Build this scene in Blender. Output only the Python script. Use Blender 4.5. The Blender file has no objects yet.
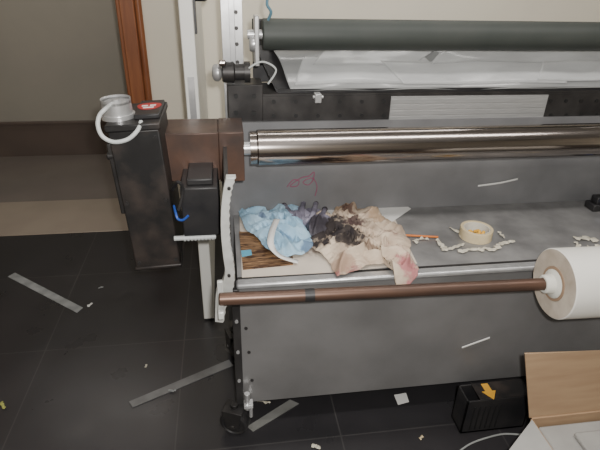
import bpy, bmesh, math, random
from mathutils import Vector, Matrix, noise
random.seed(7)
col = bpy.context.scene.collection
# ---------------------------------------------------------------- camera
F=500.0; H=1.55
psi=math.radians(9); th=math.radians(28); ro=math.radians(1.6)
h=Vector((math.sin(psi),math.cos(psi),0)); r0=Vector((math.cos(psi),-math.sin(psi),0))
fwd=h*math.cos(th)-Vector((0,0,1))*math.sin(th)
up0=h*math.sin(th)+Vector((0,0,1))*math.cos(th)
R=r0*math.cos(ro)+up0*math.sin(ro); U=up0*math.cos(ro)-r0*math.sin(ro)
C=Vector((0,0,H))
cd=bpy.data.cameras.new('camera'); cam=bpy.data.objects.new('camera',cd); col.objects.link(cam)
M=Matrix((R,U,-fwd)).transposed().to_4x4(); M.translation=C; cam.matrix_world=M
cd.sensor_width=36; cd.lens=F/600*36; cd.clip_start=.02
bpy.context.scene.camera=cam
def at(px,py,x=None,y=None,z=None):
    d=fwd*F+R*(px-300)+U*(225-py)
    if z is not None: t=(z-C.z)/d.z
    elif y is not None: t=(y-C.y)/d.y
    else: t=(x-C.x)/d.x
    return C+d*t
# ---------------------------------------------------------------- materials
def mat(name,c1,c2=None,rough=.5,metal=0,scale=6,stretch=(1,1,1),bump=0,bscale=60,rv=0,detail=6,lo=.35,hi=.65,stains=(),alpha=1,spec=.5,trans=0,aniso=0,sheen=0):
    m=bpy.data.materials.new(name); m.use_nodes=True
    nt=m.node_tree; N=nt.nodes; L=nt.links; b=N['Principled BSDF']
    c2=c2 or tuple(v*.75 for v in c1)
    g=N.new('ShaderNodeNewGeometry'); mp=N.new('ShaderNodeMapping'); mp.inputs['Scale'].default_value=stretch
    L.new(g.outputs['Position'],mp.inputs['Vector'])
    n=N.new('ShaderNodeTexNoise'); n.inputs['Scale'].default_value=scale; n.inputs['Detail'].default_value=detail
    L.new(mp.outputs[0],n.inputs['Vector'])
    rp=N.new('ShaderNodeValToRGB'); rp.color_ramp.elements[0].position=lo; rp.color_ramp.elements[1].position=hi
    rp.color_ramp.elements[0].color=(*c1,1); rp.color_ramp.elements[1].color=(*c2,1)
    L.new(n.outputs['Fac'],rp.inputs['Fac']); out=rp.outputs['Color']
    for (p,rad,sc,amt) in stains:
        n2=N.new('ShaderNodeTexNoise'); n2.inputs['Scale'].default_value=30; n2.inputs['Detail'].default_value=6
        L.new(g.outputs['Position'],n2.inputs['Vector'])
        fl_=N.new('ShaderNodeVectorMath'); fl_.operation='MULTIPLY'; L.new(g.outputs['Position'],fl_.inputs[0]); fl_.inputs[1].default_value=(1,1,0)
        dv=N.new('ShaderNodeVectorMath'); dv.operation='DISTANCE'; L.new(fl_.outputs[0],dv.inputs[0]); dv.inputs[1].default_value=(p[0],p[1],0)
        a=N.new('ShaderNodeMath'); a.operation='MULTIPLY_ADD'; L.new(n2.outputs['Fac'],a.inputs[0]); a.inputs[1].default_value=rad*3; L.new(dv.outputs['Value'],a.inputs[2])
        mr=N.new('ShaderNodeMapRange'); mr.inputs['From Min'].default_value=rad*2.85; mr.inputs['From Max'].default_value=rad*2.3
        mr.inputs['To Min'].default_value=0; mr.inputs['To Max'].default_value=amt
        L.new(a.outputs[0],mr.inputs['Value'])
        mx=N.new('ShaderNodeMix'); mx.data_type='RGBA'; L.new(mr.outputs[0],mx.inputs['Factor']); L.new(out,mx.inputs[6]); mx.inputs[7].default_value=(*sc,1); out=mx.outputs[2]
    L.new(out,b.inputs['Base Color'])
    b.inputs['Roughness'].default_value=rough; b.inputs['Metallic'].default_value=metal
    b.inputs['Specular IOR Level'].default_value=spec
    b.inputs['Transmission Weight'].default_value=trans; b.inputs['Alpha'].default_value=alpha
    b.inputs['Sheen Weight'].default_value=sheen
    if rv:
        mr=N.new('ShaderNodeMapRange'); mr.inputs['To Min'].default_value=max(.02,rough-rv); mr.inputs['To Max'].default_value=min(1,rough+rv)
        L.new(n.outputs['Fac'],mr.inputs['Value']); L.new(mr.outputs[0],b.inputs['Roughness'])
    if bump:
        n3=N.new('ShaderNodeTexNoise'); n3.inputs['Scale'].default_value=bscale; n3.inputs['Detail'].default_value=4
        L.new(mp.outputs[0],n3.inputs['Vector'])
        bp=N.new('ShaderNodeBump'); bp.inputs['Strength'].default_value=bump; bp.inputs['Distance'].default_value=.004
        L.new(n3.outputs['Fac'],bp.inputs['Height']); L.new(bp.outputs[0],b.inputs['Normal'])
    return m
m_wall=mat('cream_paint',(.90,.84,.70),(.85,.79,.66),.7,scale=2,bump=.05)
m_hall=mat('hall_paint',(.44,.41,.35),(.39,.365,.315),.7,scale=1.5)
m_ceil=mat('ceiling_paint',(.42,.42,.42),(.38,.38,.38),.8,scale=1.5)
m_skirt=mat('brown_skirting',(.16,.125,.105),(.14,.11,.095),.35,scale=4)
m_hfloor=mat('brown_grey_hall_floor',(.23,.20,.175),(.19,.165,.148),.5,scale=2)
m_jamb=mat('reddish_wood',(.34,.125,.050),(.22,.075,.032),.38,scale=5,stretch=(6,6,.6),bump=.1)
m_white=mat('white_paint',(.84,.83,.78),(.78,.77,.72),.45,scale=4)
m_thresh=mat('beige_stone',(.38,.32,.255),(.335,.28,.225),.35,scale=3,detail=2)
m_panel=mat('grey_sheet_metal',(.215,.210,.208),(.160,.156,.154),.40,.2,scale=4,rv=.1,bump=.05,bscale=9,detail=11)
m_tray=mat('scuffed_grey_metal',(.30,.295,.29),(.19,.187,.185),.38,.2,scale=9,rv=.15,bump=.06,bscale=30,detail=11)
m_back=mat('back_grey_metal',(.235,.234,.238),(.175,.174,.178),.45,.2,scale=5,rv=.12,detail=9)
m_black=mat('black_paint',(.018,.018,.020),(.032,.030,.030),.42,.1,scale=10,rv=.15,bump=.08)
m_worn=mat('worn_black_paint',(.020,.019,.019),(.055,.042,.036),.45,.2,scale=12,rv=.15,detail=10,lo=.45,hi=.72,bump=.08)
m_dark=mat('dark_steel',(.035,.033,.033),(.060,.056,.054),.45,.5,scale=12,rv=.15)
m_chrome=mat('ground_steel_painted_reflections',(.47,.425,.395),(.29,.255,.235),.18,1,scale=4,stretch=(.6,16,16),rv=.04,detail=4)  # stretched colour bands paint streaked reflections along the axis
m_silver=mat('bare_aluminium',(.66,.66,.66),(.50,.50,.50),.33,.65,scale=20,rv=.1)
m_pale=mat('pale_plate_metal',(.66,.66,.63),(.48,.48,.45),.42,.3,scale=18,rv=.1)
m_rub=mat('dark_rubber',(.038,.046,.041),(.052,.058,.052),.55,0,scale=5,bump=.05)
m_rust=mat('rust_brown_steel',(.14,.078,.055),(.060,.042,.036),.42,.35,scale=7,rv=.15,detail=10,bump=.08)
m_copper=mat('brown_tube_metal',(.14,.080,.056),(.09,.055,.042),.40,.5,scale=8,stretch=(.6,4,4),rv=.08)
m_film=mat('grey_clear_film',(.22,.225,.225),(.38,.385,.38),.18,.0,scale=3,stretch=(.7,2,3),lo=.36,hi=.64,detail=2)
m_filmw=mat('pale_film_layer',(.74,.75,.75),(.60,.61,.61),.18,0,scale=8,stretch=(.6,2,2),alpha=.55)
m_grille=mat('brushed_aluminium',(.42,.42,.415),(.35,.35,.345),.38,.35,scale=30,stretch=(.5,1,12))
m_paper=mat('white_paper',(.78,.77,.74),(.72,.71,.68),.75,scale=10)
m_roll=mat('roll_paper',(.78,.76,.70),(.72,.70,.64),.6,scale=5)
m_rollend=mat('dirty_roll_end',(.60,.53,.44),(.40,.33,.26),.7,scale=14,detail=9)
m_core=mat('white_plastic',(.74,.73,.66),(.66,.65,.58),.35,scale=8)
m_cable=mat('grey_cable',(.56,.58,.57),(.44,.46,.45),.45)
m_fcable=mat('dull_cable',(.34,.35,.34),(.28,.29,.28),.5)
m_card=mat('tan_cardboard',(.40,.27,.16),(.34,.22,.13),.8,scale=5,stretch=(1,1,8))
m_cardw=mat('grey_card',(.36,.355,.335),(.30,.295,.28),.8,scale=8)
m_coret=mat('tan_core',(.36,.25,.17),(.30,.20,.13),.7,scale=8)
m_board=mat('beige_board',(.66,.58,.49),(.58,.51,.43),.75,scale=12,stains=[(tuple(at(312,238,z=.66)),.07,(.16,.10,.08),.7)])
m_red=mat('red_sticker',(.50,.03,.03),(.40,.03,.03),.45)
m_orange=mat('yellow_orange_sticker',(.85,.46,.05),(.78,.40,.04),.5)
m_blue=mat('blue_plastic',(.03,.10,.45),(.03,.08,.35),.4)
m_tape=mat('cream_masking_tape',(.72,.60,.38),(.62,.51,.31),.6,scale=20)
m_scrap=mat('cream_scrap',(.68,.64,.53),(.50,.46,.36),.6,scale=60)
m_hole=mat('black_hole',(.006,.006,.006),(.01,.01,.01),.6)
m_strip=mat('translucent_strip',(.34,.35,.35),(.22,.23,.23),.3,scale=15)
m_magenta=mat('magenta_ink',(.32,.04,.12),(.36,.07,.15),.5)
def woodmat():
    m=bpy.data.materials.new('dark_wood_grain'); m.use_nodes=True; N=m.node_tree.nodes; L=m.node_tree.links; b=N['Principled BSDF']
    g=N.new('ShaderNodeNewGeometry'); mp=N.new('ShaderNodeMapping'); mp.inputs['Scale'].default_value=(9,60,5); L.new(g.outputs['Position'],mp.inputs['Vector'])
    w=N.new('ShaderNodeTexNoise'); w.inputs['Scale'].default_value=2.0; w.inputs['Detail'].default_value=6; w.inputs['Distortion'].default_value=1.2
    L.new(mp.outputs[0],w.inputs['Vector']); r=N.new('ShaderNodeValToRGB'); r.color_ramp.elements[0].position=.40; r.color_ramp.elements[1].position=.60
    r.color_ramp.elements[0].color=(.055,.024,.012,1); r.color_ramp.elements[1].color=(.34,.20,.10,1); L.new(w.outputs['Fac'],r.inputs['Fac']); L.new(r.outputs[0],b.inputs['Base Color']); b.inputs['Roughness'].default_value=.5
    return m
m_wood=woodmat()
def floormat():
    m=bpy.data.materials.new('black_floor_tile'); m.use_nodes=True; N=m.node_tree.nodes; L=m.node_tree.links; b=N['Principled BSDF']
    g=N.new('ShaderNodeNewGeometry'); mp=N.new('ShaderNodeMapping'); o=at(341,436,z=0)
    mp.inputs['Location'].default_value=(-o.x+6.0,-o.y+6.0,0); L.new(g.outputs['Position'],mp.inputs['Vector'])
    br=N.new('ShaderNodeTexBrick'); br.offset=0; br.inputs['Scale'].default_value=1; br.inputs['Brick Width'].default_value=.6; br.inputs['Row Height'].default_value=.6
    br.inputs['Mortar Size'].default_value=.0026; br.inputs['Mortar Smooth'].default_value=.1
    br.inputs['Color1'].default_value=(.026,.025,.027,1); br.inputs['Color2'].default_value=(.030,.028,.030,1); br.inputs['Mortar'].default_value=(.055,.053,.053,1)
    L.new(mp.outputs[0],br.inputs['Vector'])
    n=N.new('ShaderNodeTexNoise'); n.inputs['Scale'].default_value=5; n.inputs['Detail'].default_value=8; L.new(g.outputs['Position'],n.inputs['Vector'])
    mx=N.new('ShaderNodeMix'); mx.data_type='RGBA'; mx.blend_type='MULTIPLY'; mx.inputs['Factor'].default_value=.6
    rp=N.new('ShaderNodeValToRGB'); rp.color_ramp.elements[0].color=(.6,.6,.6,1); rp.color_ramp.elements[1].color=(1.4,1.35,1.35,1); L.new(n.outputs['Fac'],rp.inputs['Fac'])
    L.new(br.outputs['Color'],mx.inputs[6]); L.new(rp.outputs[0],mx.inputs[7]); L.new(mx.outputs[2],b.inputs['Base Color'])
    mr=N.new('ShaderNodeMapRange'); mr.inputs['To Min'].default_value=.18; mr.inputs['To Max'].default_value=.45; L.new(n.outputs['Fac'],mr.inputs['Value']); L.new(mr.outputs[0],b.inputs['Roughness'])
    return m
m_floor=floormat()
# ---------------------------------------------------------------- mesh helpers
class MB:
    def __init__(s): s.bm=bmesh.new(); s.mi=0
    def _m(s,fs):
        for f in fs: f.material_index=s.mi
    def box(s,a,b):
        x0,x1=sorted((a[0],b[0])); y0,y1=sorted((a[1],b[1])); z0,z1=sorted((a[2],b[2]))
        v=[s.bm.verts.new(p) for p in [(x0,y0,z0),(x1,y0,z0),(x1,y1,z0),(x0,y1,z0),(x0,y0,z1),(x1,y0,z1),(x1,y1,z1),(x0,y1,z1)]]
        s._m([s.bm.faces.new([v[i] for i in q]) for q in [(3,2,1,0),(4,5,6,7),(0,1,5,4),(1,2,6,5),(2,3,7,6),(3,0,4,7)]]); return s
    def prism(s,poly,off):
        off=Vector(off); a=[s.bm.verts.new(Vector(p)) for p in poly]; b=[s.bm.verts.new(Vector(p)+off) for p in poly]; n=len(a)
        fs=[s.bm.faces.new(a[::-1]),s.bm.faces.new(b)]
        for i in range(n): fs.append(s.bm.faces.new([a[i],a[(i+1)%n],b[(i+1)%n],b[i]]))
        s._m(fs); return s
    def lathe(s,p0,axis,prof,seg=40,mats=None):
        p0=Vector(p0); ax=Vector(axis).normalized(); u=ax.orthogonal().normalized(); w=ax.cross(u)
        rings=[]
        for t,r in prof:
            if r<1e-6: rings.append([s.bm.verts.new(p0+ax*t)])
            else: rings.append([s.bm.verts.new(p0+ax*t+(u*math.cos(2*math.pi*k/seg)+w*math.sin(2*math.pi*k/seg))*r) for k in range(seg)])
        for i,(A,B) in enumerate(zip(rings,rings[1:])):
            fs=[]
            for k in range(seg):
                k2=(k+1)%seg
                if len(A)==1 and len(B)==1: continue
                if len(A)==1: fs.append(s.bm.faces.new([A[0],B[k],B[k2]]))
                elif len(B)==1: fs.append(s.bm.faces.new([A[k],B[0],A[k2]]))
                else: fs.append(s.bm.faces.new([A[k],B[k],B[k2],A[k2]]))
            if mats: s.mi=mats[i]
            s._m(fs)
        return s
    def cyl(s,p0,p1,r,r1=None,seg=32,ch=0):
        p0=Vector(p0);p1=Vector(p1);l=(p1-p0).length; r1=r if r1 is None else r1
        if ch: return s.lathe(p0,p1-p0,[(0,0),(0,r-ch),(ch,r),(l-ch,r1),(l,r1-ch),(l,0)],seg)
        return s.lathe(p0,p1-p0,[(0,0),(0,r),(l,r1),(l,0)],seg)
    def tube(s,pts,r,seg=10,rf=None):
        pts=smooth([Vector(p) for p in pts]); n=len(pts); rings=[]; u=None
        for i,p in enumerate(pts):
            t=(pts[min(i+1,n-1)]-pts[max(i-1,0)]).normalized()
            u=(t.orthogonal() if u is None else (u-t*u.dot(t))).normalized(); w=t.cross(u); rr=r*(rf(i/(n-1)) if rf else 1)
            rings.append([s.bm.verts.new(p+(u*math.cos(2*math.pi*k/seg)+w*math.sin(2*math.pi*k/seg))*rr) for k in range(seg)])
        fs=[s.bm.faces.new(rings[0][::-1]),s.bm.faces.new(rings[-1])]
        for A,B in zip(rings,rings[1:]):
            for k in range(seg): fs.append(s.bm.faces.new([A[k],A[(k+1)%seg],B[(k+1)%seg],B[k]]))
        s._m(fs); return s
    def build(s,name,mats,parent=None,bevel=0,ang=35,sub=0,solid=0,smoothall=False):
        bmesh.ops.recalc_face_normals(s.bm,faces=s.bm.faces[:])
        for f in s.bm.faces: f.smooth=True
        if not smoothall:
            for e in s.bm.edges:
                if len(e.link_faces)==2 and e.calc_face_angle(0)>math.radians(ang): e.smooth=False
        me=bpy.data.meshes.new(name); s.bm.to_mesh(me); s.bm.free()
        for m in (mats if isinstance(mats,(list,tuple)) else [mats]): me.materials.append(m)
        o=bpy.data.objects.new(name,me); col.objects.link(o)
        if parent:
            o.parent=parent
            if parent.type=='EMPTY': o.matrix_parent_inverse=Matrix.Translation(-parent.location)
        if solid: md=o.modifiers.new('thickness','SOLIDIFY'); md.thickness=solid; md.offset=1
        if bevel: md=o.modifiers.new('bevel','BEVEL'); md.width=bevel; md.segments=2; md.limit_method='ANGLE'; md.angle_limit=math.radians(40)
        if sub: md=o.modifiers.new('subdivision','SUBSURF'); md.levels=sub; md.render_levels=sub
        return o
def smooth(P,k=6,closed=False):
    n=len(P)
    if n<3: return P
    out=[]
    for i in range(n if closed else n-1):
        p0=P[(i-1)%n] if closed else P[max(i-1,0)]; p1=P[i]; p2=P[(i+1)%n]; p3=P[(i+2)%n] if closed else P[min(i+2,n-1)]
        for j in range(k):
            t=j/k; out.append(.5*((2*p1)+(p2-p0)*t+(2*p0-5*p1+4*p2-p3)*t*t+(3*p1-p0-3*p2+p3)*t**3))
    if not closed: out.append(P[-1])
    return out
def bolt(p,q,r,parent,m=None,seg=6): return MB().cyl(p,q,r,seg=seg).build('bolt',m or m_dark,parent)
def tag(o,label,cat,group=None,kind=None):
    o['label']=label; o['category']=cat
    if group:o['group']=group
    if kind:o['kind']=kind
    return o
def thing(name,loc,label,cat,group=None):
    o=bpy.data.objects.new(name,None); o.empty_display_size=.1; o.location=loc; col.objects.link(o); return tag(o,label,cat,group)
def struct(o): o['kind']='structure'; return o
# ---------------------------------------------------------------- setting
YW=at(60,234,z=0).y
YT=at(60,201,z=0).y
YH=at(60,155,z=0).y
jx0=at(122,46,y=YW).x; jx1=at(146,46,y=YW).x
lx1=at(-60,237,z=0).x; lx0=lx1-.14
struct(MB().box((-4,-2,-.05),(4,YH+.2,0)).build('floor',m_floor))
w=MB(); w.box((jx1,YW,0),(4,YW+.2,2.7)); w.box((-4,YW,0),(lx0,YW+.2,2.7)); w.box((lx0,YW,2.05),(jx1,YW+.2,2.7))
struct(w.build('wall_back',m_wall))
struct(MB().box((-4,YH,0),(4,YH+.1,2.7)).build('wall_hall',m_hall))
zk=at(60,123,y=YH).z
k=MB(); k.box((-4,YH-.02,0),(4,YH,zk)); k.box((-4,YH-.035,zk),(4,YH,zk+.02)); struct(k.build('baseboard_hall',m_skirt,bevel=.004))
struct(MB().box((-4.1,-2,0),(-4,YH,2.7)).build('wall_left',m_wall))
struct(MB().box((4,-2,0),(4.1,YH,2.7)).build('wall_right',m_wall))
struct(MB().box((-4.1,-2.1,0),(4.1,-2,2.7)).build('wall_front',m_hall))
struct(MB().box((-4.1,-2.1,2.7),(4.1,YH+.1,2.8)).build('ceiling',m_ceil))
def jamb(x0,x1,n):
    b=MB(); b.box((x0,YW-.03,0),(x1,YW+.2,2.05)); b.box((x0+.02,YW-.05,0),(x1-.03,YW-.03,2.05)); b.lathe((x1-.012,YW-.03,0),(0,0,1),[(0,0),(0,.018),(2.05,.018),(2.05,0)],16)
    return struct(b.build(n,m_jamb,bevel=.006))
jamb(jx0,jx1,'trim_1'); jamb(lx0,lx1,'trim_2')
b=MB(); b.box((lx0,YW-.05,2.05),(jx1,YW+.2,2.17)); struct(b.build('trim_3',m_jamb,bevel=.006))
struct(MB().box((lx1,YW,0),(jx0,YT,.006)).build('trim_4',m_thresh,bevel=.003))
struct(MB().box((-4,YW+.2,0),(lx1,YH,.004)).box((lx1,YT,0),(jx0,YH,.004)).box((jx0,YW+.2,0),(4,YH,.004)).build('floor_hall',m_hfloor))
# open door seen edge-on
YL=at(213,320,z=0).y; dx0=at(186,100,y=YL).x; dx1=at(199,100,y=YL).x
d=MB().box((dx0,YL,.008),(dx1,YW-.01,2.02)).build('door_1',m_white,bevel=.004); struct(d)
hb=at(190,4,y=YL+.06); b=MB(); b.box((dx1,hb.y-.02,hb.z-.10),(dx1+.008,hb.y+.03,hb.z+.08)); b.cyl((dx1,hb.y,hb.z+.02),(dx1+.045,hb.y,hb.z+.02),.011); b.tube([(dx1+.045,hb.y,hb.z+.02),(dx1+.05,hb.y+.05,hb.z+.02),(dx1+.05,hb.y+.12,hb.z+.018)],.009)
b.build('door_handle',m_black,d)
MB().box((dx0+.012,YL-.002,.9),(dx1-.012,YL,1.15)).build('lock_plate',m_silver,d)

# ---------------------------------------------------------------- the machine
YF=1.31; X0=at(236,240,y=YF).x; XL=at(223,240,y=YF).x; XR=1.95
zt=at(235,284,y=YF).z; zb=at(243,403,y=YF).z
YB=at(450,206,z=zt).y
ma=thing('roll_machine',(.9,1.6,0),'wide grey and black roll-to-roll machine with steel rollers, tray and side gearbox','machine')
def part(b,name,mats,**k): return b.build(name,mats,ma,**k)
p=part(MB().box((X0,YF,zb),(XR,YF+.012,zt-.012)),'front_panel',m_panel,bevel=.003)
for px,py in [(246,328),(249,352),(252,380)]:
    q=at(px,py,y=YF); bolt((q.x,YF-.004,q.z),(q.x,YF,q.z),.006,p)
part(MB().box((X0,YF+.03,zt-.012),(XR,YB,zt)),'tray',m_tray)
b=MB(); b.box((X0-.005,YF-.014,zt-.016),(XR,YF+.024,zt+.004)); part(b,'front_rail',m_silver,bevel=.007)
b=MB(); b.box((X0,YF+.024,zt-.004),(XR,YF+.034,zt+.002)); part(b,'rail_gasket',m_dark)
zbk=1.02
part(MB().box((XL,YB,zb),(XR,YB+.012,zbk)),'back_panel',m_back)
b=MB(); b.box((X0,YF+.02,zb),(XR,YF+.06,zb+.05)); b.box((X0,YB-.05,zb),(XR,YB,zb+.05)); b.box((X0,YF+.05,zb),(X0+.04,YB-.04,zb+.05)); b.box((XR-.04,YF+.05,zb),(XR,YB-.04,zb+.05)); part(b,'base_frame',m_dark)
YPn=1.20
left=[(226,178),(223,192),(221,212),(221,234),(223,256),(225,272),(222,284),(216,294),(215,322)]
right=[(223,323),(226,306),(231,295),(234,280),(233,262),(230,246),(229,228),(229,208),(231,192),(235,178)]
def gear(pts):
    out=[]
    P=smooth([at(x,y,y=YPn) for x,y in pts],5)
    for i,p_ in enumerate(P): out.append(p_+Vector(((.003 if i%2 else 0),0,0)))
    return out
P=smooth([at(x,y,y=YPn) for x,y in left],4)+gear(right)
sp=part(MB().prism([tuple(v) for v in P],(0,.025,0)),'side_plate',m_pale,bevel=.0012)
for px,py in [(229,188),(229,275),(220,312)]:
    q=at(px,py,y=YPn); bolt((q.x,YPn-.006,q.z),(q.x,YPn,q.z),.005,sp)
q=at(225,178,y=YPn); qb=at(225,310,y=YPn)
part(MB().box((XL+.012,YPn+.025,qb.z),(XL+.024,YB,q.z-.04)),'end_panel',m_dark)
dxr=XR-XL+.04
part(MB().prism([(v[0]+dxr,v[1],v[2]) for v in P],(0,.025,0)),'side_plate',m_pale)
part(MB().box((XR+.0,YPn+.025,qb.z),(XR+.02,YB,q.z-.04)),'end_panel',m_dark)
lg=part(MB().box((X0-.022,YF-.014,.13),(X0+.004,YF+.04,qb.z)),'leg',m_dark,bevel=.002)
for zz in (.25,.38,.51): bolt((X0-.009,YF-.020,zz),(X0-.009,YF-.014,zz),.006,lg,m_silver)
part(MB().box((XR-.01,YF-.014,.13),(XR+.02,YF+.04,qb.z)),'leg',m_dark,bevel=.002)
zs=at(225,299,y=1.16).z
hx=at(222,299,y=1.16).x
b=MB(); b.prism([(hx-.012,1.125,zs-.045),(hx-.012,1.20,zs-.05),(hx-.012,1.20,zs+.04),(hx-.012,1.188,zs+.04),(hx-.012,1.183,zs-.022),(hx-.012,1.13,zs-.024)],(.016,0,0)); b.build('shaft_hook',m_pale,sp,bevel=.002)
def caster(cx,cy,ang):
    a=Vector((math.cos(ang),math.sin(ang),0)); t=Vector((-a.y,a.x,0)); c0=Vector((cx,cy,.054)); Zv=Vector((0,0,1))
    b=MB()
    for s in (-1,1):
        b.prism([c0+a*s*.027+t*.02-Zv*.012,c0+a*s*.027-t*.02-Zv*.012,c0+a*s*.027-t*.035+Zv*.062,c0+a*s*.027+t*.035+Zv*.062],a*s*.004)
    b.prism([c0-a*.031-t*.036+Zv*.06,c0+a*.031-t*.036+Zv*.06,c0+a*.031+t*.036+Zv*.06,c0-a*.031+t*.036+Zv*.06],Zv*.010)
    b.cyl(c0-a*.036,c0+a*.036,.009)
    b.cyl(c0+Zv*.07,c0+Zv*.086,.014)
    c=part(b,'caster',m_dark,bevel=.001)
    MB().lathe(c0-a*.022,a,[(0,0),(0,.022),(.004,.024),(.004,.040),(0,.044),(.006,.053),(.038,.053),(.044,.044),(.040,.040),(.040,.024),(.044,.022),(.044,0)],40).build('wheel',m_black,c)
caster(X0-.030,YF-.015,math.radians(68)); caster(X0-.02,YB-.08,0.3); caster(XR,YF,.2); caster(XR,YB-.08,.4)
b=MB(); b.cyl((X0+.016,YF-.03,.125),(X0+.016,YF-.03,.20),.010); b.box((X0+.004,YF-.045,.14),(X0+.036,YF-.014,.155)); b.cyl((X0+.028,YF-.03,.085),(X0+.028,YF-.03,.15),.007); part(b,'levelling_bolt',m_silver,bevel=.001)
# main roller
YM=1.65; ml=at(250,147,y=YM); rM=.062; zM=at(330,146,y=YM).z
part(MB().lathe((ml.x,YM,zM),(1,0,0),[(0,.02),(0,rM-.004),(.022,rM-.004),(.026,rM),(XR-ml.x-.05,rM),(XR-ml.x-.05,.02)],64),'main_roller',m_chrome)
part(MB().cyl((ml.x-.06,YM,zM),(XR+.05,YM,zM),.024),'roller_journal',m_silver)
a=at(163,136,y=1.56); c=at(245,181,y=1.56); zc0=c.z; zc1=at(200,133,y=1.56).z
mid=at(219,150,y=1.56).x
part(MB().box((a.x,1.560,zc0+.006),(mid,1.725,zc1-.001)),'coupling_housing',m_rust,bevel=.003)
cb=part(MB().box((mid,1.559,zc0),(c.x,1.727,zc1)),'bearing_block',m_rust,bevel=.003)
part(MB().box((XR-.03,1.56,zc0),(XR+.07,1.73,zc1)),'bearing_block',m_rust,bevel=.005)
# gearbox
YG=1.45; gx0=at(120,190,y=YG).x; gx1=at(169,190,y=YG).x; gz1=at(130,124,y=YG).z; gz0=at(150,269,y=YG).z
g=MB(); g.box((gx0,YG,gz0),(gx1,1.68,gz1-.02)); g.box((gx0-.006,YG-.006,gz1-.02),(gx1+.006,1.69,gz1)); g.box((gx0-.004,YG-.004,gz0),(gx1+.004,1.684,gz0+.012))
gb=part(g,'gearbox',m_worn,bevel=.004)
for zz in (gz0+.03,(gz0+gz1)/2,gz1-.045):
    for xx in (gx0+.014,gx1-.014): bolt((xx,YG-.005,zz),(xx,YG,zz),.006,gb)
b=MB(); b.box((gx0-.016,YG+.02,gz0+.2),(gx0,YG+.10,gz1-.06)); b.cyl((gx0-.022,YG+.03,gz1-.10),(gx0,YG+.03,gz1-.10),.012); b.build('side_cover',m_dark,gb,bevel=.004)
YMo=1.53; mc=at(124,126,y=YMo); mt=at(124,100,y=YMo)
mo=MB(); rm=.043
mo.lathe((mc.x,YMo,gz1),(0,0,1),[(0,0),(0,rm+.006),(.012,rm+.006),(.012,rm),(.05,rm),(.052,rm-.003),(.056,rm-.003),(.058,rm),(mt.z-gz1-.006,rm),(mt.z-gz1,rm-.006),(mt.z-gz1,.012),(mt.z-gz1+.006,.012),(mt.z-gz1+.006,0)],48)
mot=mo.build('motor',m_silver,gb)
th_=.014
tb=MB().box((mc.x+rm+.007,1.49,gz1),(gx1+.002,1.66,gz1+th_)).build('terminal_box',m_black,gb,bevel=.003)
s=MB(); sx=(mc.x+rm+.004+gx1)/2
ov=[(sx+.036*math.cos(a_)*(1+.08*math.sin(3*a_)),1.585+.040*math.sin(a_)*(1+.06*math.cos(2*a_)),gz1+th_) for a_ in [2*math.pi*i/28 for i in range(28)]]
s.prism(ov,(0,0,.0012)); s.mi=1
for k,(a0,a1,yy) in enumerate([(-.022,-.004,1.590),(.002,.020,1.592),(-.016,.016,1.568)]): s.box((sx+a0,yy-.008,gz1+th_+.0012),(sx+a1,yy+.004,gz1+th_+.0018))
s.build('sticker',[m_red,m_paper],tb)
cz=[at(110,108,y=1.44),at(104,114,y=1.43),at(102,124,y=1.42),at(106,135,y=1.415),at(117,141,y=1.415),at(131,139,y=1.42),at(141,131,y=1.43),at(145,122,y=1.47)]
MB().tube([at(115,104,y=1.50)]+cz,.0062,12).build('cable',m_cable,gb)
pv=Vector(((gx0+gx1)/2,1.57,(gz0+gz1)/2+.02))
gb.matrix_basis=Matrix.Translation(pv)@Matrix.Rotation(math.radians(-2.8),4,'Y')@Matrix.Translation(-pv)
# drive box
YDb=1.40
bx0=at(181,205,y=YDb).x; bx1=at(219,205,y=YDb).x; bz1=at(200,188,y=YDb).z; bz0=at(200,236,y=YDb).z
db=part(MB().box((bx0,YDb,bz0),(bx1,1.66,bz1)).box((bx0+.02,YDb+.02,bz1),(bx1-.015,1.65,bz1+.02)),'drive_box',m_black,bevel=.004)
xx=(bx0+bx1)/2
MB().cyl((xx,1.60,bz1+.02),(xx,1.60,zc0+.01),.035).build('pulley',m_dark,db)
qq=at(174,240,y=YDb); q2=at(216,238,y=YDb)
b=MB(); b.cyl((qq.x,YDb+.01,qq.z),(q2.x,YDb+.01,qq.z),.008)
for i in range(9): t=qq.x+.03+i*.011; b.cyl((t,YDb+.01,qq.z),(t+.006,YDb+.01,qq.z),.011,seg=20)
b.build('cable_gland',m_cable,db)
MB().tube([at(174,206,y=1.42),at(176,214,y=1.37),at(178,219,y=1.36),at(183,220,y=1.37),at(188,216,y=1.4)],.004).build('connector',m_blue,db)
MB().tube([at(172,190,y=1.42),at(178,182,y=1.37),at(183,190,y=1.38),at(179,210,y=1.38)],.005).build('wire',m_black,db)
# uprights, beam, upper rollers
YU=1.80
ux0=at(228,105,y=YU).x; ux1=at(263,105,y=YU).x; uz1=at(245,85,y=YU).z
up=part(MB().box((ux0,YU,.93),(ux1,1.92,uz1)),'upright_plate',m_dark,bevel=.003)
for px,py in [(236,96),(254,96),(236,113),(254,113)]:
    q=at(px,py,y=YU); bolt((q.x,YU-.006,q.z),(q.x,YU,q.z),.008,up,m_hole,12)
part(MB().box((XR-.02,YU,.9),(XR+.1,1.92,1.45)),'upright_plate',m_dark,bevel=.003)
bz1_=at(320,96,y=YU).z; bz0_=at(320,125,y=YU).z
b=MB(); b.box((ux1,YU+.003,bz0_),(XR,YU+.05,bz1_)); b.box((ux1,YU+.05,bz1_-.01),(XR,1.98,bz1_)); b.mi=1
def dots(p0,p1,n):
    for i in range(n):
        for py in (102,116):
            x=p0+(p1-p0)*i/(n-1); q=at(x,py-(x-260)*.003,y=YU); b.cyl((q.x,YU,q.z),(q.x,YU+.004,q.z),.0075,seg=12)
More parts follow.
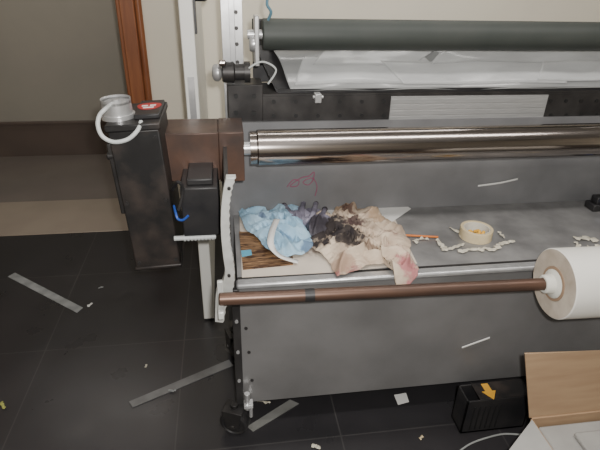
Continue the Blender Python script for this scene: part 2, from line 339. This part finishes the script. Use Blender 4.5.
dots(274,384,6); dots(551,597,4)
part(b,'perforated_beam',[m_dark,m_hole])
gx=at(390,108,y=YU).x; gx2=at(545,108,y=YU).x
b=MB(); b.box((gx,YU-.003,bz0_+.004),(gx2,YU+.003,bz1_-.004))
for i in range(4): b.box((gx+.003,YU-.0042,bz0_+.012+i*.022),(gx2-.003,YU-.003,bz0_+.029+i*.022))
part(b,'ribbed_plate',m_grille,bevel=.0005)
q=at(318,97,y=YU-.01); part(MB().box((q.x-.012,YU-.02,q.z-.02),(q.x+.012,YU+.02,q.z+.012)).cyl((q.x+.02,YU-.01,q.z),(q.x-.02,YU-.01,q.z),.006),'clip',m_silver,bevel=.002)
YP=1.93; xa=at(222,40,y=YP).x; xb=at(243,40,y=YP).x; wd=xb-xa; dp=.05; cs=[(0,0),(.38,0),(.38,.2),(.25,.3),(.75,.3),(.62,.2),(.62,0),(1,0),(1,1),(0,1)]
pole=part(MB().prism([(xa+u*wd,YP+v*dp,.75) for u,v in cs],(0,0,1.05)),'slotted_post',m_silver,bevel=.001)
for py in (12,28,44,62):
    q=at(236,py,y=YP); bolt(((xa+xb)/2+.015,YP-.006,q.z),((xa+xb)/2+.015,YP+.01,q.z),.007,pole,m_dark,12)
part(MB().prism([(XR+.02+u*wd,YP+v*dp,.75) for u,v in cs],(0,0,1.05)),'slotted_post',m_silver)
YD=1.84; zd=at(420,35.5,y=YD).z; xd=at(262,33,y=YD).x; rd=.0525
part(MB().lathe((xd,YD,zd),(1,0,0),[(0,0),(0,rd-.004),(.004,rd),(XR-xd-.04,rd),(XR-xd-.04,0)],56),'rubber_roller',m_rub)
part(MB().cyl((xd-.05,YD,zd),(XR+.04,YD,zd),.016),'roller_journal',m_silver)
q0=at(256,15,y=YD); q1=at(255,56,y=YD)
b=MB(); b.prism([(xd-.028,YD-.035,q0.z),(xd-.028,YD+.03,q0.z),(xd-.028,YD+.06,q1.z-.03),(xd-.028,YD-.03,q1.z-.03)],(.016,0,0)); b.lathe((xd-.045,YD-.005,zd-.03),(1,0,0),[(0,0),(0,.024),(.01,.028),(.02,.028),(.02,0)],32); part(b,'roller_arm',m_silver,bevel=.003)
# film lying on a dark slanted trough under the dark roller
Pf=Vector((0,YU+.035,at(420,91,y=YU+.035).z)); Pb=Vector((0,2.02,at(420,44,y=2.02).z)); dv_=(Pb-Pf); nrm=Vector((0,-dv_.z,dv_.y)).normalized()
xf0=at(268,50,y=2.0).x; xf1=at(291,91,y=YU+.035).x
def sheet(x0,x1,nx,t0,t1,off,seed,amp,sl0=0,sl1=0,ns=16):
    fr=MB(); va=[]
    for j in range(ns+1):
        t=t0+(t1-t0)*j/ns; u=j/ns; row=[]
        xl_=x0+sl0*u; xr_2=x1+sl1*u
        for kk in range(nx+1):
            x=xl_+(xr_2-xl_)*kk/nx
            a1=((x*1.6+t*1.0+.25*noise.noise(Vector((x*4,t*2,3.5))))%1)
            a2=((x*2.7-t*1.4)%1)
            hh=off+amp*(.8*abs(2*a1-1)+.5*abs(2*a2-1)+.7*noise.noise(Vector((x*4,t*2.0,3.5))))
            hh+=.018*math.sin(math.pi*min(1,max(0,t)))
            q=Pf+dv_*t+nrm*hh; row.append(fr.bm.verts.new((x,q.y,q.z)))
        va.append(row)
    for A,B in zip(va,va[1:]):
        for kk in range(nx): fr.bm.faces.new([A[kk],A[kk+1],B[kk+1],B[kk]])
    return fr
tb_=MB(); tb_.prism([(xf1-.05,Pf.y,Pf.z-.006),(XR-.03,Pf.y,Pf.z-.006),(XR-.03,Pb.y,Pb.z-.006),(xf0-.05,Pb.y,Pb.z-.006)],-nrm*.004)
tb_.prism([(xf1-.05,Pf.y-.004,Pf.z-.03),(XR-.03,Pf.y-.004,Pf.z-.03),(XR-.03,Pf.y-.004,Pf.z+.012),(xf1-.05,Pf.y-.004,Pf.z+.012)],(0,.004,0))
part(tb_,'film_tray',m_black)
fro=part(sheet(xf1,XR-.05,240,0,1,.004,3,.009,xf0-xf1,0),'film_sheet',m_film,solid=.0008,smoothall=True)
def fx(px,py=72): return at(px,py,y=1.9).x
for i,(pl,pr_,t0,t1,s0,s1) in enumerate([(292,450,.10,.62,.05,-.10),(312,410,.42,.90,.08,.16),(400,560,.08,.52,-.08,.05),(430,660,.48,.92,.10,-.04),(530,680,.12,.50,.05,.05)]):
    sheet(fx(pl),fx(pr_),60,t0,t1,.0065+.0008*i,i+11,.009,s0,s1,8).build('film_layer',m_filmw,fro,solid=.0003,smoothall=True)
b=MB()
b.prism([(ux1,YU+.01,bz1_-.004),(ux1,YU+.01,bz1_+.006),(ux1,YU+.016,bz1_+.006),(ux1,2.02,bz1_+.002),(ux1,2.02,bz1_-.004)],(XR-ux1,0,0)); part(b,'film_trough',m_dark)
part(MB().box((ux1-.02,2.04,bz1_),(XR,2.05,zd+.03)),'rear_cover',m_black)
q=at(250,72,y=YU); ql=at(222,74,y=YU); L_=q.x-ql.x
be=part(MB().lathe((ql.x,YU,q.z),(1,0,0),[(0,0),(0,.030),(.004,.034),(.04,.036),(.045,.028),(L_-.02,.028),(L_-.02,.036),(L_,.036),(L_,0)],36),'crank_arm',m_dark)
MB().lathe((ql.x-.034,YU-.01,q.z),(1,0,0),[(0,0),(0,.014),(.004,.024),(.012,.029),(.022,.029),(.030,.022),(.034,.014)],32).build('knob',m_silver,be)
q=at(222,63,y=YU-.03); MB().cyl((q.x-.010,YU-.03,q.z),(q.x+.012,YU-.03,q.z),.011,ch=.003).build('chrome_knob',m_chrome,be)
part(MB().tube([at(269,-8,y=1.8),at(267,4,y=1.79),at(271,12,y=1.79),at(268,20,y=1.80)],.005),'wire',mat('teal_wire',(.10,.22,.28),(.1,.2,.26),.4))
part(MB().tube([at(240,78,y=1.79),at(252,66,y=1.77),at(264,62,y=1.79),at(276,70,y=1.80),at(268,84,y=1.79)],.0035),'wire',m_cable)
part(MB().tube([at(x,y,y=YB-.002) for x,y in [(287,187),(293,180),(299,181),(297,186),(290,186),(301,178),(309,176),(314,172),(313,180),(308,185),(303,182),(312,178),(317,186),(315,196)]],.0014,6),'ink_scribble',m_magenta)
# ---------------------------------------------------------------- shaft and paper roll
YS=1.155; sa=at(225,299,y=YS); zs=sa.z; se=at(545,284,y=1.13); ax_=(se-sa).normalized()
def sp_(x): return sa+ax_*((x-sa.x)/ax_.x)
st=thing('roll_shaft',tuple(sa),'dull brown metal shaft resting across the front of the machine, carrying the paper roll','shaft')
MB().cyl(sp_(hx-.008),sp_(XR+.03),.0185,ch=.003).build('tube',m_copper,st)
q=at(309,296,y=YS); MB().cyl(sp_(q.x-.014),sp_(q.x+.014),.0193).build('band',m_black,st)
xr=at(553,284,y=1.13).x; RR=.108; pc=sp_(xr)
rl=thing('paper_roll',tuple(pc),'thick white paper roll on the brown shaft at the right','paper roll')
MB().lathe(pc,ax_,[(0,.054),(0,RR-.003),(.003,RR),(.55,RR),(.55,.054),(0,.054)],72,mats=[1,0,0,1,0]).build('paper',[m_roll,m_rollend],rl)
MB().lathe(pc-ax_*.002,ax_,[(0,.045),(0,.0535),(.554,.0535),(.554,.045),(0,.045)],48).build('core',m_coret,rl)
MB().lathe(pc-ax_*.035,ax_,[(0,.0195),(0,.024),(.004,.028),(.026,.031),(.032,.0445),(.06,.0445),(.06,.0195),(0,.0195)],48).build('core_plug',m_core,rl)
# ---------------------------------------------------------------- things lying in the tray
def plate(name,pts,z,t,m,label,cat,axis='z',group=None):
    P=[at(x,y,z=z) if axis=='z' else at(x,y,y=z) for x,y in pts]
    off=(0,0,t) if axis=='z' else (0,-t,0)
    return tag(MB().prism(P,off).build(name,m),label,cat,group)
plate('cardboard_sheet',[(239,206),(388,206),(417,264),(331,273),(242,278)],zt+.0005,.003,m_board,'beige board sheet under the stained rags in the tray','board')
plate('paper_sheet',[(316,200),(388,192),(411,209),(392,222),(345,228)],zt+.004,.001,m_paper,'white paper sheet corner poking out behind the stained rag','paper')
plate('wood_grain_board',[(239,232),(292,236),(293,265),(243,270)],zt+.004,.003,m_wood,'small dark wood-grain board beneath the blue rag','board')
plate('plastic_chip',[(241,251),(251,250),(252,255),(242,257)],zt+.008,.002,mat('cyan_chip',(.15,.45,.6),(.12,.4,.55),.5),'small light blue chip on the wood-grain board','chip')
def cloth(name,out,cen,z0,amp,seed,m,label,cat,rings=86,k=16,thick=.001,sharp=.5,parent=None,fr=1.0,nf=4):
    base=[at(x,y,z=z0) for x,y in out]; nb=len(base)
    Sm=smooth(base,k,True); Ln=[base[i].lerp(base[(i+1)%nb],j/k) for i in range(nb) for j in range(k)]
    O=[a_.lerp(b_,sharp) for a_,b_ in zip(Sm,Ln)]
    c=at(*cen,z=z0); b=MB(); n=len(O); rs=[]; rnd=random.Random(seed)
    S=Vector((seed*7.3,seed*3.1,0))
    dirs=[(rnd.uniform(0,math.pi),rnd.uniform(8,12)*fr,rnd.random(),1.0,2.0) for _ in range(3)]+[(rnd.uniform(0,math.pi),rnd.uniform(16,26)*fr,rnd.random(),.62,2.6) for _ in range(nf)]
    def tri(v):
        f=v-math.floor(v); return abs(2*f-1)
    def hgt(p,t):
        q=Vector((p.x,p.y,0)); wq=q+Vector((noise.noise(q*7+S),noise.noise(q*7+S+Vector((5,5,5))),0))*.05
        v=0; acc=0
        for an,f,ph,am,pw in dirs:
            mk=min(1,max(0,.5+1.5*noise.noise(q*8+Vector((ph*50,am*9,seed)))))
            e=am*mk*tri((wq.x*math.cos(an)+wq.y*math.sin(an))*f+ph)**pw; v=max(v,e); acc+=e
        lo=.5+.5*noise.noise(q*8+S)
        return amp*(.04+.35*lo+.85*v+.16*acc)*(1-.80*t**5)
    for i in range(1,rings+1):
        t=i/rings; row=[]
        for o in O:
            jit=1+.03*noise.noise(Vector((o.x*45,o.y*45,seed)))*t
            p=c+(o-c)*t*jit; hz=hgt(p,t); ye=YF-.016
            if p.y<ye: q_=(p.x,ye-.010-.25*(ye-p.y),z0+.003+hz*.4-(ye-p.y)*.8)
            else: q_=(p.x,p.y,z0+.003+hz)
            row.append(b.bm.verts.new(q_))
        rs.append(row)
    cv=b.bm.verts.new((c.x,c.y,z0+.003+hgt(c,0)))
    for j in range(n): b.bm.faces.new([cv,rs[0][j],rs[0][(j+1)%n]])
    for A,B in zip(rs,rs[1:]):
        for j in range(n): b.bm.faces.new([A[j],B[j],B[(j+1)%n],A[(j+1)%n]])
    o=b.build(name,m,parent,smoothall=True,solid=thick); return tag(o,label,cat) if not parent else o
A=lambda x,y:tuple(at(x,y,z=zt+.02))
K=(.020,.015,.017)
m_bluec=mat('pale_blue_cloth',(.30,.50,.66),(.42,.60,.73),.85,scale=14,
  stains=[(A(310,216),.050,(.06,.05,.08),.92),(A(262,220),.018,(.08,.10,.2),.7),(A(308,246),.028,(.08,.14,.26),.75),(A(286,240),.020,(.12,.24,.42),.6)])
m_pink=mat('ink_stained_cloth',(.68,.56,.43),(.47,.36,.27),.85,scale=13,
  stains=[(A(345,208),.044,(.30,.19,.11),.7),(A(378,220),.040,(.36,.24,.14),.65),(A(340,266),.048,(.32,.19,.13),.6),(A(395,254),.036,(.50,.33,.26),.5),(A(320,232),.100,K,.97),(A(346,243),.058,K,.93),(A(354,226),.040,(.06,.03,.03),.9),(A(348,212),.030,(.10,.05,.04),.85),(A(370,250),.030,(.14,.08,.05),.75),(A(410,268),.034,(.40,.08,.12),.7),(A(402,284),.028,(.28,.05,.08),.7),(A(391,238),.024,(.22,.09,.08),.65),(A(356,271),.026,(.28,.08,.10),.6),(A(335,276),.020,(.30,.06,.08),.6),(A(374,212),.018,(.16,.08,.05),.7)])
cloth('blue_rag',[(238,212),(243,203),(256,206),(266,214),(280,207),(292,208),(306,214),(306,228),(314,246),(304,256),(284,259),(266,251),(258,240),(246,231)],(280,230),zt+.008,.038,12,m_bluec,'crumpled pale blue rag with dark ink spots','rag',sharp=.7,fr=1.15,nf=6)
cloth('stained_rag',[(308,212),(322,217),(330,220),(337,206),(350,199),(357,212),(374,210),(386,222),(402,229),(410,246),(409,258),(419,273),(405,289),(392,273),(384,266),(371,267),(352,274),(337,279),(328,262),(314,252),(300,240),(311,230)],(358,240),zt+.005,.046,6,m_pink,'crumpled beige rag with sharp folds, blotched with black ink and red at its corner','rag',sharp=.95,fr=1.1,nf=7)
gt=thing('rubber_glove',tuple(at(303,224,z=zt)),'grey-purple glove with dark inky fingertips between the blue rag and the stained rag','glove')
Z=zt+.02
m_glove=mat('smeared_grey_purple_glove',(.30,.28,.35),(.12,.11,.15),.6,scale=22,bump=.2,stains=[(A(320,232),.06,(.03,.025,.03),.9)])
m_tip=mat('inky_fingertip',(.06,.05,.065),(.03,.024,.03),.55,scale=22)
cloth('palm',[(284,216),(292,210),(302,211),(314,210),(324,214),(334,224),(326,238),(310,238),(304,228),(292,222)],(308,224),zt+.016,.034,9,m_glove,'','',rings=40,sharp=.5,parent=gt,fr=1.5)
for ps in [[(296,221),(290,213),(284,205)],[(303,219),(302,210),(304,201)],[(310,219),(314,211),(316,203)],[(314,224),(321,217),(325,209)]]:
    W=[at(x,y,z=Z+.012+.012*math.sin(i*1.4)) for i,(x,y) in enumerate(ps)]
    f_=MB(); f_.tube(W,.0105,14,lambda t:.9+.15*math.sin(math.pi*t)); fo=f_.build('finger',m_glove,gt,smoothall=True)
    dn=(W[2]-W[1]).normalized(); MB().lathe(W[2]-dn*.014,dn,[(0,0),(0,.0104),(.010,.0112),(.018,.0098),(.023,.0065),(.0255,0)],16).build('fingertip',m_tip,fo,smoothall=True)
def ribbon(name,pts,wid,m,label,cat,up=(0,0,1),t=.001,group=None):
    P=smooth([Vector(p) for p in pts],8); b=MB(); rows=[]
    for i,p in enumerate(P):
        tn=(P[min(i+1,len(P)-1)]-P[max(i-1,0)]).normalized(); s_=tn.cross(Vector(up)).normalized()
        rows.append([b.bm.verts.new(p-s_*wid/2),b.bm.verts.new(p+s_*wid/2)])
    for A_,B_ in zip(rows,rows[1:]): b.bm.faces.new([A_[0],A_[1],B_[1],B_[0]])
    return tag(b.build(name,m,None,smoothall=True,solid=t),label,cat,group)
ribbon('paper_strip',[at(277,219,z=Z+.056),at(272,232,z=Z+.054),at(271,245,z=Z+.040),at(280,256,z=Z+.010),at(298,262,z=Z-.008)],.022,m_paper,'curled white paper strip lying over the blue rag','paper strip')
a=at(384,234,z=zt+.012); c=at(438,237,z=zt+.006); o=MB().cyl(a,c,.004,seg=12).build('orange_stick',mat('orange_plastic',(.70,.22,.05),(.6,.18,.04),.4)); tag(o,'thin orange stick beside the stained rag','stick')
tc=at(475,237,z=zt); tr=thing('tape_roll',(tc.x,tc.y,zt),'cream masking tape roll lying flat in the tray','tape')
MB().lathe((tc.x,tc.y,zt+.001),(0,0,1),[(0,.048),(0,.059),(.038,.059),(.039,.058),(.039,.049),(.038,.048),(0,.048)],56).build('tape',m_tape,tr)
MB().lathe((tc.x,tc.y,zt+.001),(0,0,1),[(0,.045),(0,.0478),(.037,.0478),(.037,.045),(0,.045)],56).build('core',m_core,tr)
for i,(dx,dy,an) in enumerate([(-.018,.012,.4),(.012,.014,1.8),(.0,-.010,2.6),(.022,-.008,.9)]):
    cc=(tc.x+dx,tc.y+dy); ca,sa_=math.cos(an)*.014,math.sin(an)*.014; b=MB(); b.tube([(cc[0]-ca,cc[1]-sa_,zt+.006),(cc[0]+sa_*.5,cc[1]+ca*.5,zt+.016+.002*i),(cc[0]+ca,cc[1]+sa_,zt+.008)],.006,8)
    tag(b.build('orange_scrap',m_orange,None,smoothall=True),'yellow-orange scrap inside the tape roll','scrap','orange scraps inside the tape roll')
def scrap(px,py,l,w_,ang,label,m=m_scrap,z=None,bend=.012,group=None,name='paper_scrap'):
    z=zt+.001 if z is None else z
    c=at(px,py,z=z); b=MB(); n=14; mm=4; sd=px*.37; rows=[]; pos=Vector((0,0,0)); an=ang; P=[]
    for i in range(n):
        P.append((pos.copy(),an)); an+=1.05*noise.noise(Vector((i*.5,sd,7))); pos=pos+Vector((math.cos(an),math.sin(an),0))*l/(n-1)
    ctr=sum((p_[0] for p_ in P),Vector())/n
    for i,(p_,a_) in enumerate(P):
        row=[]; ww=w_*max(.22,.75+1.3*noise.noise(Vector((i*.7,sd,0))))
        for j in range(mm):
            v=(j/(mm-1)-.5)*ww; q=p_-ctr+Vector((-math.sin(a_),math.cos(a_),0))*v
            zz=z+bend*(.1+1.4*abs(noise.noise(Vector((i*.45,j*.7,sd)))))
            row.append(b.bm.verts.new((c.x+q.x,c.y+q.y,zz)))
        rows.append(row)
    for A_,B_ in zip(rows,rows[1:]):
        for j in range(mm-1): b.bm.faces.new([A_[j],B_[j],B_[j+1],A_[j+1]])
    return tag(b.build(name,m,None,smoothall=True,solid=.0018,sub=1),label,'scrap',group)
scrap(441,246,.085,.026,-1.0,'cream peeling slanting down beside the orange stick end')
scrap(420,241,.070,.022,.3,'cream peeling right beside the stained rag')
scrap(454,248,.095,.022,.2,'long cream peeling just left of the tape roll base')
scrap(470,251,.100,.024,-.25,'long cream peeling in front of the tape roll')
scrap(490,250,.100,.024,.6,'cream peeling front right of the tape roll')
scrap(505,244,.085,.020,.1,'cream peeling right of the tape roll')
scrap(457,233,.085,.018,1.8,'narrow upright cream peeling touching the left of the tape roll')
scrap(501,236,.055,.014,.9,'thin cream peeling behind right of the tape roll')
scrap(586,240,.085,.034,.2,'crumpled cream peeling at the far right of the tray')
scrap(594,248,.065,.022,-.5,'crumpled cream peeling nearest the paper roll')
scrap(577,246,.050,.016,1.1,'small cream peeling left of the far right peelings')
ribbon('paper_sliver',[at(478,186,y=YB-.004),at(500,183,y=YB-.006),at(518,179,y=YB-.004)],.008,m_paper,'thin white sliver stuck to the grey back panel above the tray','paper sliver',up=(0,1,0))
ribbon('paper_sliver',[at(462,348,y=YF-.004),at(476,343,y=YF-.006),at(490,338,y=YF-.004)],.010,m_paper,'white paper sliver stuck to the front panel','paper sliver',up=(0,1,0))
q=at(597,212,z=zt); dv=thing('black_clamp',(q.x,q.y,zt),'small black clamp at the right end of the tray','clamp')
MB().box((q.x-.02,q.y,zt),(q.x+.07,q.y+.06,zt+.03)).box((q.x-.005,q.y+.01,zt+.03),(q.x+.06,q.y+.05,zt+.06)).build('body',m_black,dv,bevel=.004)
MB().cyl((q.x+.02,q.y-.004,zt+.045),(q.x+.02,q.y+.012,zt+.045),.012).build('knob',m_blue,dv)
# ---------------------------------------------------------------- on the floor
def fl(name,pts,m,label,cat,t=.003,z=.0005): return plate(name,pts,z,t,m,label,cat)
fl('plastic_strip',[(8,277),(15,273),(83,308),(77,313)],m_strip,'grey plastic strip alone on the tiles at the far left','strip')
fl('plastic_strip',[(129,402),(133,408),(233,366),(229,360)],mat('dim_strip',(.15,.15,.15),(.09,.09,.09),.3,scale=12),'long dim grey strip on the tiles left of the caster','strip')
fl('plastic_strip',[(247,427),(253,432),(299,404),(290,400)],mat('mid_strip',(.20,.20,.19),(.15,.15,.14),.35,scale=12),'short wide grey strip beneath the front of the machine','strip')
fl('paper_square',[(394,395),(406,393),(409,402),(398,405)],m_paper,'small white paper square on the floor below the front panel','paper',t=.001)
scrap(90,305,.035,.016,.3,'small white scrap beside the leftmost floor strip',m_paper,.001,.006)
scrap(101,288,.03,.014,.3,'tiny grey scrap behind the white scrap at left',m_strip,.001,.006)
scrap(3,406,.045,.016,-.4,'yellow-green scrap at the left edge of the floor',mat('yellow_scrap',(.45,.45,.12),(.35,.36,.1),.6),.001,.008)
scrap(146,366,.02,.010,1.3,'tiny pale scrap above the long dim strip',m_scrap,.001,.005)
scrap(172,391,.035,.010,.6,'pale scrap touching the long dim strip',m_strip,.006,.005)
scrap(264,402,.055,.016,.1,'pale scrap right of the caster',m_scrap,.001,.008)
scrap(316,447,.035,.018,-.3,'cream scrap at the bottom of the floor below the machine',m_scrap,.001,.008)
scrap(421,438,.02,.014,.3,'tan scrap on the floor in front of the black box',m_tape,.001,.006)
b=MB().tube([at(457,453,z=.006),at(470,444,z=.006),at(486,438,z=.006),at(504,434,z=.006),at(524,435,z=.006)],.0035,10)
tag(b.build('floor_cable',m_fcable,None,smoothall=True),'pale grey cable curving over the floor beside the cardboard box','cable')
Yb=at(490,431,z=0).y; bh=at(490,400,y=Yb).z; Yk=at(490,382,z=bh).y
xl=at(464,418,y=Yb).x; xr_=at(527,415,y=Yb).x
bb=thing('black_unit',((xl+xr_)/2,Yb+.05,0),'black open-topped box with an orange arrow sticker on the floor under the machine','box')
wl=.006
b=MB(); b.box((xl,Yb,.004),(xr_,Yk,.012)); b.box((xl,Yb,.004),(xr_,Yb+wl,bh)); b.box((xl,Yk-wl,.004),(xr_,Yk,bh)); b.box((xl,Yb,.004),(xl+wl,Yk,bh)); b.box((xr_-wl,Yb,.004),(xr_,Yk,bh)); b.mi=1
for i in range(6): b.box((xl+.03+i*.02,Yb-.002,.02),(xl+.036+i*.02,Yb,bh-.03))
b.build('body',[m_black,m_hole],bb,bevel=.002)
xc_=at(489,392,z=bh).x
MB().box((xc_-.05,Yb+.002,bh),(xr_-.004,Yk-.002,bh+.004)).build('lid',m_worn,bb,bevel=.001)
for fx_,fy in [(xl+.01,Yb+.01),(xr_-.025,Yb+.01),(xl+.01,Yk-.025),(xr_-.025,Yk-.025)]:
    MB().box((fx_,fy,0),(fx_+.015,fy+.015,.004)).build('foot',m_black,bb)
ax,ay=at(489,393,z=bh).x,at(489,392,z=bh).y; pr=[(-.013,.036),(.013,.036),(.013,0),(.027,0),(0,-.040),(-.027,0),(-.013,0)]
MB().prism([(ax+u,ay+v,bh+.0045) for u,v in pr],(0,0,.0012)).build('arrow_sticker',m_orange,bb)
# carton
zc=.25; cbk=at(530,418,z=zc); Yc=cbk.y; cx0=cbk.x; cx1=cx0+.42; cy0=Yc-.30
ct=thing('cardboard_box',((cx0+cx1)/2,Yc-.15,0),'open cardboard box with raised tan flap and grey side flap','box')
t=.005; b=MB(); b.box((cx0,cy0,0),(cx1,Yc,t)); b.box((cx0,cy0,0),(cx0+t,Yc,zc)); b.box((cx1-t,cy0,0),(cx1,Yc,zc)); b.box((cx0,cy0,0),(cx1,cy0+t,zc)); b.box((cx0,Yc-t,0),(cx1,Yc,zc))
b.build('carton_body',m_card,ct)
zl=at(525,354,y=Yc+.02); zr_=at(600,352,y=Yc+.02)
b=MB(); b.prism([(cx0-.002,Yc,zc),(cx1,Yc,zc),(cx1,Yc+.02,zl.z+(zr_.z-zl.z)*(cx1-cx0)/(zr_.x-zl.x)),(zl.x,Yc+.02,zl.z)],(0,.004,.001)); b.build('flap',m_card,ct)
o2=at(512,450,z=zc-.03); o3=at(495,480,z=zc-.04)
b=MB(); b.prism([(cx0,Yc-.01,zc),(cx0,cy0+.01,zc),(o3.x,cy0+.01,zc-.04),(o2.x-.01,o2.y,zc-.03),(cx0-.015,Yc-.02,zc-.005)],(0,0,.004)); f=b.build('flap',m_cardw,ct); f['label']='grey side flap folded outward'
b=MB(); b.prism([(cx1,Yc-.01,zc),(cx1,cy0+.01,zc),(cx1+.12,cy0+.02,zc-.05),(cx1+.12,Yc-.02,zc-.05)],(0,0,.004)); b.build('flap',m_card,ct)
b=MB(); b.prism([(cx0+.01,cy0,zc),(cx1-.01,cy0,zc),(cx1-.02,cy0-.12,zc-.06),(cx0+.02,cy0-.12,zc-.06)],(0,0,.004)); b.build('flap',m_card,ct)
b=MB(); b.box((cx0+.03,cy0+.02,t+.001),(cx1-.02,Yc-.012,zc-.03)); b.box((cx0+.12,cy0+.04,zc-.03),(cx1-.08,Yc-.06,zc-.012))
tag(b.build('foam_block',m_cardw,None,bevel=.006),'grey-white foam block inside the open cardboard box','foam')
# ---------------------------------------------------------------- light
def light(name,kind,loc,en,colr=(1,1,1),**k):
    l=bpy.data.lights.new(name,kind); l.energy=en; l.color=colr
    for a_,v_ in k.items(): setattr(l,a_,v_)
    o=bpy.data.objects.new(name,l); o.location=loc; col.objects.link(o); return o
light('camera_flash','POINT',(.05,-.03,1.62),118,(1,.98,.95),shadow_soft_size=.022)
light('added_overhead_fill','AREA',(1.1,.9,2.66),28,(1,.96,.92),shape='RECTANGLE',size=2.4,size_y=.2)  # unseen strip light, added for soft ambient and a highlight along the roller
light('added_back_wall_fill','AREA',(.5,2.35,2.66),13,(1,.97,.92),shape='RECTANGLE',size=2.4,size_y=.15)  # unseen fill, added to brighten the wall behind the machine
light('added_hall_fill','AREA',(-1.2,(YW+YH)/2+.1,2.66),9,(1,.94,.86),shape='RECTANGLE',size=1.2,size_y=.3)  # unseen fill, added to lift the dark hall beyond the doorway
wd_=bpy.data.worlds.new('world'); bpy.context.scene.world=wd_; wd_.use_nodes=True
wd_.node_tree.nodes['Background'].inputs[0].default_value=(.85,.84,.85,1); wd_.node_tree.nodes['Background'].inputs[1].default_value=.3
